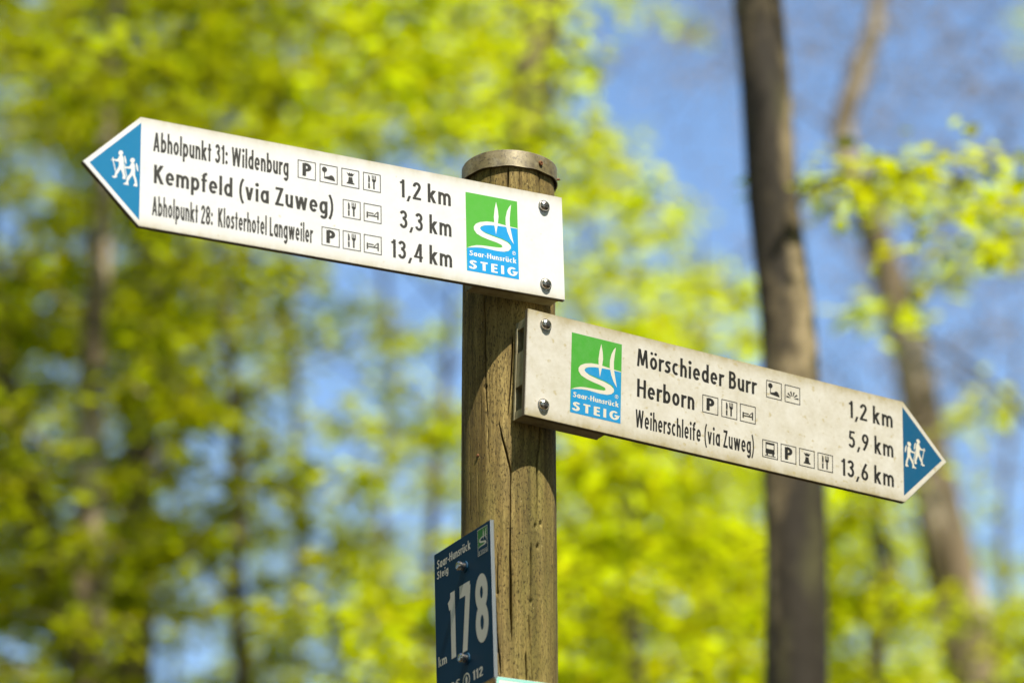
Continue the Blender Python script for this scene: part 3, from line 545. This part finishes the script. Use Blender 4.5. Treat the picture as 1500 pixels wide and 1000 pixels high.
lettering('Kempfeld (via Zuweg)', -.5910, -.3412, -.0876, .0256, INK, LB, 'dark line Kempfeld (via Zuweg)', bold=.93)
lettering('Abholpunkt 28:  Klosterhotel Langweiler', -.5925, -.3712, -.1315, .0258, INK, LB, 'dark line Abholpunkt 28: Klosterhotel Langweiler')
for s, x0, x1, y in (('1,2 km', -.2456, -.1697, -.0437), ('3,3 km', -.2462, -.1695, -.0876), ('13,4 km', -.2592, -.1693, -.1313)):
    lettering(s, x0, x1, y, .0257, INK, LB, 'dark distance ' + s, sp=.105, bold=.88)
for kind, x0, y1 in (('parking', -.3926, -.0177), ('tree', -.3614, -.0177), ('tower', -.3302, -.0178), ('cutlery', -.2990, -.0177), ('cutlery', -.3284, -.0617), ('bed', -.2983, -.0617),
                     ('parking', -.3587, -.1056), ('cutlery', -.3286, -.1056), ('bed', -.2984, -.1056)):
    pictogram(kind, x0, y1, LB, INK)
trail_logo(-.1478, -.1312, .0782, .1125, LB, M['logo_green'], M['logo_blue'], M['logo_white'])
screw(-.0285, -.0183, LB); screw(-.0292, -.1315, LB)

RB = empty('arrow_sign', board_matrix((.0211, 3.703, 1.473), 29.57, -2.04))
tag(RB, 'stained cream arrow board listing M\u00f6rschieder Burr, Herborn and Weiherschleife, mounted below the cleaner board', 'signpost')
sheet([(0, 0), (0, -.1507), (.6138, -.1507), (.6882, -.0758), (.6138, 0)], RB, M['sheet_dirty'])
bracket(.0012, .130, .0326, RB)
arrow_tip(1, .6122, RB, M['tip_blue_shaded'], M['cream'])
INK = M['ink_black']
lettering('M\u00f6rschieder Burr', .1703, .3640, -.0440, .0256, INK, RB, 'black line M\u00f6rschieder Burr', bold=.92)
lettering('Herborn', .1715, .2633, -.0880, .0260, INK, RB, 'black line Herborn', bold=.92)
lettering('Weiherschleife (via Zuweg)', .1698, .3605, -.1318, .0254, INK, RB, 'black line Weiherschleife (via Zuweg)', bold=.92)
for s, x0, x1, y in (('1,2 km', .5190, .5952, -.0438), ('5,9 km', .5180, .5955, -.0883), ('13,6 km', .5050, .5955, -.1323)):
    lettering(s, x0, x1, y, .0254, INK, RB, 'black distance ' + s, sp=.105, bold=.85)
for kind, x0, y1 in (('tree', .3802, -.0180), ('sunrise', .4110, -.0180), ('parking', .2758, -.0621), ('cutlery', .3067, -.0621), ('bed', .3370, -.0621), ('bus', .3736, -.1064),
                     ('parking', .4041, -.1065), ('tower', .4347, -.1065), ('cutlery', .4655, -.1065)):
    pictogram(kind, x0, y1, RB, INK)
trail_logo(.0683, -.1323, .0783, .1137, RB, M['logo_green_shaded'], M['logo_blue_shaded'], M['cream'])
screw(.0277, -.0177, RB); screw(.0277, -.1312, RB)

# ---------------------------------------------------------------- blue kilometre plate on the side of the post
def plate_matrix():
    yaw, rot = R_(30.28), R_(3.23)
    n = Vector((-math.cos(yaw), -math.sin(yaw), 0)); d = Vector((math.sin(yaw), -math.cos(yaw), 0)); up = Vector((0, 0, 1))
    D = math.cos(rot)*d + math.sin(rot)*up; U = -math.sin(rot)*d + math.cos(rot)*up
    o = Vector((AX, AY, 1.1804 + EYE)) + n*(PR + .006) + d*.0701
    m = Matrix.Identity(4)
    for i in range(3): m[i][0], m[i][1], m[i][2], m[i][3] = D[i], U[i], n[i], o[i]
    return m
KP = empty('kilometre_plate', plate_matrix())
tag(KP, 'dark blue plate with large number 178 on the side of the wooden post', 'plate')
PW, PH_ = .1504, .2118
prism('panel', [(0, 0), (-PW, 0), (-PW, -PH_), (0, -PH_)], -.0050, 0, M['plate_blue'], KP, .0004, M['alu'])
CP = M['plate_print']
lettering('Saar-Hunsr\u00fcck', -.1425, -.0530, -.0228, .0122, CP, KP, 'cream words Saar-Hunsr\u00fcck')
lettering('Steig', -.1428, -.1125, -.0372, .0110, CP, KP, 'cream word Steig')
lettering('178', -.1150, -.0122, -.1568, .0905, CP, KP, 'large cream number 178', bold=1.12, sp=.20)
lettering('km', -.1438, -.1212, -.1580, .0132, CP, KP, 'cream letters km', bold=1.0)
lettering('112', -.0545, -.0290, -.2012, .0128, CP, KP, 'cream number 112', bold=1.1, sp=.11)
lettering('SOS', -.1290, -.0880, -.2008, .0128, CP, KP, 'cream letters before the round emblem', bold=1.0)
em = Flat(); em.layer([[(x, y) for x, y in q] for q in stroke_poly(circle(-.0712, -.1955, .0082, .0085, 28), .0022, True)])
em.layer([[(-.0712, -.1895), (-.0682, -.1935), (-.0695, -.2005), (-.0729, -.2005), (-.0742, -.1935)]]); em.build('emblem', CP, KP, 'small round emblem')
lg = trail_logo(-.0334, -.0402, .0258, .0357, KP, M['plate_green'], M['plate_blue'], CP, cap_text=False)
fr = Flat(.00030); fr.layer(frame_polys(-.0334, -.0402, -.0076, -.0045, .0007)); fr.build('logo_frame', CP, lg)
lettering('STEIG', -.0316, -.0094, -.0390, .0050, CP, lg, None, .00030, .8, .22)
for yy in (-.0430, -.1680):
    A = Matrix.Translation((-.0680, yy, 0))
    s_ = lathe('plate_screw', [(.0052, 0), (.0052, .0045), (.0046, .0050), (.0046, .0075), (.0062, .0080), (.0060, .0105), (.0044, .0122), (0, .0126)], 24, M['steel'], KP, True, A)
    lathe('washer', [(.0078, 0), (.0076, .0018), (.0053, .0020)], 24, M['plate_blue'], s_, True, A)

# ---------------------------------------------------------------- small pale plate lower down on the front
yw = R_(28.2); nn = Vector((math.sin(yw), -math.cos(yw), 0)); dd = Vector((math.cos(yw), math.sin(yw), 0))
mp = Matrix.Identity(4); oo = Vector((AX, AY, 0)) + nn*(PR+.0034)
for i in range(3): mp[i][0], mp[i][1], mp[i][2], mp[i][3] = dd[i], (0, 0, 1)[i], nn[i], oo[i]
mp[2][3] = .9755 + EYE
SP = empty('marker_plate', mp)
tag(SP, 'small pale plate with mint green border on the post below the blue plate', 'plate')
prism('panel', [(-.054, 0), (.054, 0), (.054, -.11), (-.054, -.11)], -.0030, 0, M['logo_white'], SP, .0003)
b_ = Flat(); b_.layer(frame_polys(-.0537, -.1097, .0537, -.0003, .0035)); b_.build('border', M['mint'], SP, 'mint green border line')
# ---------------------------------------------------------------- woodland behind the signpost
def at(px, py, Y):
    """point at forward distance Y on the line of sight through a place measured on the photograph"""
    x, y = (px-750)/4400.0, (500-py)/4400.0; c, s = math.cos(PITCH), math.sin(PITCH)
    d = Vector((x, c - y*s, s + y*c)); d *= Y/d.y
    return Vector((d.x, d.y, d.z + EYE))
def catmull(P, sub=6):
    out = []
    for i in range(len(P)-1):
        p0, p1, p2, p3 = P[max(0, i-1)], P[i], P[i+1], P[min(len(P)-1, i+2)]
        for k in range(sub):
            t = k/sub
            out.append(0.5*((2*p1) + (p2-p0)*t + (2*p0-5*p1+4*p2-p3)*t*t + (3*p1-p0-3*p2+p3)*t**3))
    return out + [P[-1]]
class Wood:
    def __init__(self): self.v, self.f = [], []
    def tube(self, pts, radii, seg=7, lump=0.0):
        base = len(self.v); n = len(pts); up = Vector((0.13, 0.31, 0.94))
        for i, p in enumerate(pts):
            t = (pts[min(n-1, i+1)] - pts[max(0, i-1)]).normalized()
            a = t.cross(up if abs(t.dot(up)) < 0.95 else Vector((1, 0, 0))).normalized(); b = t.cross(a)
            for k in range(seg):
                an = 2*math.pi*k/seg; r = radii[i]*(1 + lump*math.sin(an*3 + i*0.5) + lump*0.7*math.sin(an*2 - i*0.23))
                self.v.append(p + (a*math.cos(an) + b*math.sin(an))*r)
        for i in range(n-1):
            for k in range(seg):
                k2 = (k+1) % seg; self.f.append((base+i*seg+k, base+i*seg+k2, base+(i+1)*seg+k2, base+(i+1)*seg+k))
        self.f.append(tuple(base+k for k in range(seg))[::-1]); self.f.append(tuple(base+(n-1)*seg+k for k in range(seg)))
class Tree:
    def __init__(self, path, Y, rpx, bark, leafmat, label, name='beech_tree', top=1.6):
        P = [at(x, y, Y) for x, y in path]
        pm = 4400.0/(Y*math.cos(PITCH) + (P[0].z-EYE)*math.sin(PITCH))
        foot = Vector((P[0].x + (P[0].x-P[1].x)*0.25, Y + random.uniform(-.1, .1), -0.15))
        tip = P[-1] + (P[-1]-P[-2]).normalized()*top + Vector((0, 0, top*0.8))
        self.pts = catmull([foot, foot.lerp(P[0], .5) + Vector((random.uniform(-.06, .06), 0, 0))] + P + [tip], 8)
        r0, r1 = rpx[0]/pm, rpx[1]/pm; zs = [p.z for p in self.pts]; za, zb = P[0].z, P[-1].z
        self.rad = []
        for z in zs:
            if z < za: r = r0*(1 + 0.35*(1 - z/za)**2)
            elif z < zb: r = r0 + (r1-r0)*(z-za)/(zb-za)
            else: r = r1*max(0.12, 1 - 0.85*(z-zb)/max(0.1, zs[-1]-zb))
            self.rad.append(r)
        self.wood = Wood(); self.wood.tube(self.pts, self.rad, 14, 0.05)
        self.nodes, self.todo = [], []
        self.lp, self.la, self.ln, self.ls = [], [], [], []
        self.foot = (foot.x, foot.y, 0.0); self.root = empty(name, Matrix.Translation(self.foot)); tag(self.root, label, 'tree', 'woodland trees behind the signpost')
        self.bark, self.leafmat, self.Y, self.x = M[bark], M[leafmat], Y, P[len(P)//2].x
    def grow(self, c):
        """branch towards c from the nearest limb already there, else from the trunk"""
        h = math.hypot(c.x-self.x, c.y-self.Y); zt = max(1.5, c.z - 0.45*h - 0.15)
        i = min(range(len(self.pts)), key=lambda k: abs(self.pts[k].z - zt)); p, rt = self.pts[i], self.rad[i]
        best = (c-p).length*0.85
        for q, r in self.nodes:
            if q.z < c.z + 0.25:
                d = (c-q).length + 0.08
                if d < best: best, p, rt = d, q, r
        L = (c-p).length; r0 = min(rt*0.62, 0.004 + 0.009*L)
        q = p.lerp(c, 0.5) + Vector((random.uniform(-.10, .10)*L, random.uniform(-.10, .10)*L, 0.09*L))
        pts = catmull([p, q, c], 5); rr = [r0 + (min(r0, 0.0045)-r0)*k/(len(pts)-1) for k in range(len(pts))]
        self.wood.tube(pts, rr, 5); self.nodes += list(zip(pts[2:], rr[2:]))
        return (c-p).normalized()
    def spray(self, *a, **k): self.todo.append((a, k))
    def grow_all(self):
        self.todo.sort(key=lambda t: math.hypot(t[0][0].x-self.x, t[0][0].y-self.Y))
        for a, k in self.todo: self._spray(*a, **k)
    def _spray(self, c, R, n, size=0.068, flat=0.35, twigs=5):
        d = self.grow(c); per = max(1, n//twigs); a0 = random.uniform(0, 6.28)
        for k in range(twigs):
            a = a0 + 6.283*k/twigs + random.uniform(-.4, .4)
            e = c + Vector((math.cos(a)*R, math.sin(a)*R, random.uniform(-flat, flat*0.8)*R)) + d*R*0.3
            m = c.lerp(e, .5) + Vector((0, 0, 0.08*R))
            self.wood.tube([c, m, e], [0.0036, 0.0026, 0.0012], 4)
            for j in range(per):
                t = random.uniform(0.1, 1.05); p = c.lerp(m, t*2) if t < .5 else m.lerp(e, t*2-1)
                p = p + Vector((random.gauss(0, .045), random.gauss(0, .045), random.gauss(0, .035)))
                side = a + random.choice((-1, 1))*random.uniform(.4, 1.3)
                ax = Vector((math.cos(side), math.sin(side), random.uniform(-.75, .25))).normalized()
                nm = Vector((random.gauss(0, .50), random.gauss(0, .50), 1)).normalized()
                self.lp.append(p); self.la.append(ax); self.ln.append(nm); self.ls.append(size*random.uniform(.6, 1.25))
    def build(self):
        self.grow_all()
        f0 = Vector(self.foot); o = link_mesh('trunk', [v - f0 for v in self.wood.v], self.wood.f, self.bark, self.root, True)
        if not self.lp: return
        p, a, nn_, s = np.array(self.lp) - np.array(self.foot), np.array(self.la), np.array(self.ln), np.array(self.ls)[:, None]
        a /= np.linalg.norm(a, axis=1)[:, None]
        b = np.cross(nn_, a); b /= np.linalg.norm(b, axis=1)[:, None] + 1e-9; nu = np.cross(a, b)
        # ovate leaf folded along its midrib: base, two left, tip, two right, plus mid point
        V = np.stack([p, p + a*s*.35 + b*s*.30 + nu*s*.06, p + a*s*.72 + b*s*.24 + nu*s*.05, p + a*s - nu*s*.06, p + a*s*.72 - b*s*.24 + nu*s*.05, p + a*s*.35 - b*s*.30 + nu*s*.06], 1).reshape(-1, 3)
        n = len(p); i = (np.arange(n)*6)[:, None]
        F = np.concatenate([i + np.array([[0, 1, 2, 3]]), i + np.array([[0, 3, 4, 5]])], 1).reshape(-1, 4)
        me = bpy.data.meshes.new('crown'); me.vertices.add(len(V)); me.vertices.foreach_set('co', V.ravel())
        me.loops.add(len(F)*4); me.loops.foreach_set('vertex_index', F.ravel().astype(np.int32))
        me.polygons.add(len(F)); me.polygons.foreach_set('loop_start', (np.arange(len(F))*4).astype(np.int32)); me.update(calc_edges=True)
        me.materials.append(self.leafmat); c = bpy.data.objects.new('crown', me); col.objects.link(c); c.parent = self.root

A_ = Tree([(1168, 1050), (1163, 700), (1153, 480), (1130, 250), (1110, 0), (1100, -160)], 7.0, (47, 38), 'bark_dark', 'leaf', 'slim dark brown tree trunk leaning behind the stained arrow board')
B_ = Tree([(764, 1050), (763, 420), (770, 200), (798, 30), (812, -120)], 11.0, (42, 30), 'bark_dark', 'leaf', 'dark trunk rising directly behind the post cap')
C_ = Tree([(1440, 1100), (1408, 900), (1376, 760), (1343, 560), (1300, 400), (1258, 280), (1235, 190), (1268, 80), (1290, -20)], 14.5, (46, 12), 'bark_pale', 'bud', 'pale sunlit crooked tree with nearly bare twigs beyond the dark trunk')
D_ = Tree([(128, 1050), (132, 780), (132, 600), (140, 450), (150, 330)], 11.0, (26, 17), 'bark_pale', 'leaf_shaded', 'pale sunlit trunk among leaves below the arrow tip of the clean board', top=0.9)
E_ = Tree([(180, 1080), (110, 960), (60, 800), (10, 560), (-30, 200)], 13.5, (26, 15), 'bark_dark', 'leaf_shaded', 'dark trunk at the far edge of the dense leaves beyond the clean board')
F_ = Tree([(190, 1080), (205, 700), (228, 300), (262, 130), (318, 0), (360, -120)], 15.5, (30, 24), 'bark_mid', 'leaf_shaded', 'brown trunk bending away above the clean board lettering')
T = [A_, B_, C_, D_, E_, F_]
far = [(430, 17.5, 'leaf_shaded', -80), (560, 22.0, 'leaf', 150), (640, 13.5, 'leaf', 500), (350, 11.5, 'leaf_shaded', 420), (930, 12.0, 'leaf', 640), (1020, 17.0, 'leaf', 420), (1290, 11.5, 'leaf', 700), (1480, 19.0, 'leaf', 560), (1580, 10.0, 'leaf', 380),
       (-120, 12.5, 'leaf_shaded', -80), (-60, 20.0, 'leaf_shaded', -80), (880, 23.0, 'leaf', 330), (1720, 15.0, 'leaf', 100), (250, 23.5, 'leaf_shaded', -80), (1200, 24.0, 'leaf', 680)]
spot = ['between the two big trunks', 'in the hazy gap beyond the clean board', 'close behind the post', 'under the clean board', 'under the stained board', 'beside the dark leaning trunk', 'below the arrow tip of the stained board',
        'behind the pale crooked tree', 'past the arrow tip of the stained board', 'past the arrow tip of the clean board', 'far behind the clean board tip', 'far behind the post', 'far past the stained board tip', 'far behind the pale sunlit trunk', 'far behind the dark leaning trunk']
for (px, Y, lm, tp), sp_ in zip(far, spot):
    j = lambda: random.uniform(-14, 14)
    T.append(Tree([(px+j(), 1080), (px+j(), tp+(1080-tp)*.7), (px+j(), tp+(1080-tp)*.4), (px+j()*2, tp)], Y, (0.036*4400/(Y*1.07), 0.022*4400/(Y*1.07)), 'bark_mid', lm, 'slender young tree in fresh leaf ' + sp_, top=0.25 if tp > 200 else 1.6))
GREEN = """7 9 9 8 6 6 7 6 2 3 2 1 1 2 3
6 8 9 8 7 6 6 6 1 1 1 0 1 1 1
6 7 8 8 6 6 5 5 5 2 2 1 3 3 4
5 7 7 6 5 4 4 4 5 6 3 0 1 2 3
8 8 8 7 5 4 3 4 5 7 6 1 1 3 1
8 8 8 6 4 3 5 5 6 6 5 2 1 2 1
7 8 6 4 3 5 6 6 7 7 7 4 4 4 2
8 8 7 6 6 5 5 6 8 9 9 7 8 6 3
8 8 7 6 5 6 5 7 9 8 9 8 8 7 5
6 6 5 6 6 6 7 7 9 8 8 8 8 6 6"""
GREEN = [[int(v) for v in r.split()] for r in GREEN.split('\n')]
def dens(i, j):
    g = GREEN[min(9, max(0, i))][min(14, max(0, j))]
    if g < 6: g = g*g/6.0
    if i < 0: g *= (0.95, 0.9, 0.8, 0.7, 0.6)[min(4, -i-1)]
    return g
def nearest(c, allow):
    return min((t for t in T if t is not C_ and allow(t)), key=lambda t: abs(t.x - c.x) + 0.8*abs(t.Y - c.y))
nleaf = 0
for Y0, Y1, frac in ((9.5, 13.0, .34), (13.0, 18, .36), (18, 27, .30)):
    for i in range(-5, 12):
        for j in range(-3, 18):
            g = dens(i, j); lam = -math.log(1 - min(.93, g/10.0))*frac*DENSITY*(1.5 if g >= 6 else 1.0)
            Y = (Y0+Y1)/2; pm = 4400/(Y*1.08); n = 40
            for _ in range(rng.poisson(lam*1e4/(n*0.00085*pm*pm))):
                Yc = random.uniform(Y0, Y1); qx, qy = j*100 + random.uniform(-10, 110), i*100 + random.uniform(-10, 110); c = at(qx, qy, Yc)
                if abs(qx-134) < 75 and 400 < qy < 800 and Yc < 11.4 and random.random() < .9: continue
                if abs(qx-1410) < 75 and qy > 760 and Yc < 14.8 and random.random() < .75: continue
                nearest(c, lambda t: True).spray(c, random.uniform(.11, .24), n, 0.076); nleaf += n
BUDS = {0: [(9, 2), (10, 5), (11, 3), (12, 4), (13, 3), (14, 3)], 1: [(10, 3), (11, 2), (12, 4), (13, 4), (14, 4)], 2: [(11, 3), (12, 3), (13, 5), (14, 4)], 3: [(11, 2), (12, 3), (13, 3), (14, 4)],
        4: [(12, 3), (13, 4), (14, 5)], 5: [(12, 3), (13, 4), (14, 4)], -1: [(10, 4), (11, 3), (12, 4), (13, 4), (14, 4)], 6: [(13, 2), (14, 3)]}
for i, row in BUDS.items():
    for j, g in row:
        for _ in range(int(g*1.6)):
            c = at(j*100 + random.uniform(0, 100), i*100 + random.uniform(0, 100), random.uniform(12.8, 16.4))
            C_.spray(c, random.uniform(.25, .45), 16, 0.038, 0.9, 5)
for px, py in ((800, 55), (815, 75), (835, 105), (805, 110), (760, 185), (790, 200), (825, 205), (850, 215), (735, 150), (690, 165), (660, 190), (870, 235), (900, 250), (935, 265), (845, 30), (760, 20)):
    B_.spray(at(px, py, random.uniform(9.6, 10.6)), 0.13, 26, 0.066, .5, 4)
# the leafy low branch of the dark leaning trunk
for px, py in ((1165, 285), (1195, 268), (1225, 262), (1250, 272), (1275, 258), (1310, 250), (1340, 255), (1400, 262), (1440, 240), (1460, 255), (1395, 300), (1345, 345), (1480, 310), (1460, 350)):
    c = at(px, py, random.uniform(6.7, 7.2)); A_.spray(c, 0.085, 18, 0.052, 0.45, 3)
# unseen boughs added sunward on the same tree to dapple its trunk with shade
for k in range(4):
    z = random.uniform(4.2, 6.9); t = random.uniform(2.2, 3.6)
    A_.spray(Vector((A_.x, 7.0, z)) + to_sun*t + Vector((random.gauss(0, .12), random.gauss(0, .12), 0)), 0.16, 18, .07, .5, 4)
for t in T: t.build()
# unseen trees added round the little clearing to close off low sky and deepen shadows
proto = None
for az, dist, sc_ in ((70, 8.0, 1.0), (105, 9.5, 1.1), (-62, 7.5, 1.0), (-95, 9.0, 1.15), (-128, 8.0, 1.0), (-165, 9.0, 1.1), (140, 12.5, 0.95), (172, 9.5, 0.95), (52, 12, 1.1), (-48, 11, 1.1), (88, 6.4, 1.25), (-142, 6.6, 1.2), (122, 8.5, 1.2), (-112, 14, 1.3), (88, 14, 1.3)):
    loc = Vector((math.sin(R_(az))*dist, 3.8 + math.cos(R_(az))*dist, 0))
    if proto is None:
        proto = Tree([(750, 300), (752, 0), (748, -500), (750, -900)], 9.0, (60, 40), 'bark_mid', 'leaf_shaded', 'x', 'beech_tree')
        base = proto.root.location.copy()
        for _ in range(150):
            a = random.uniform(0, 6.283); r = 2.6*math.sqrt(random.random()); z = random.uniform(2.2, 9.5)
            proto.spray(Vector((base.x + math.cos(a)*r, base.y + math.sin(a)*r, z)), random.uniform(.4, .8), 45, 0.21, .5)
        proto.build(); root = proto.root
    else:
        root = proto.root.copy(); col.objects.link(root)
        for ch in proto.root.children:
            c2 = ch.copy(); col.objects.link(c2); c2.parent = root
    root.location = loc; root.rotation_euler = (0, 0, az*0.37); root.scale = (sc_, sc_, sc_)
    tag(root, 'tall tree in full fresh leaf added out of view round the clearing to block low sky', 'tree', 'added out-of-view trees round the clearing')
print('LEAVES', nleaf)
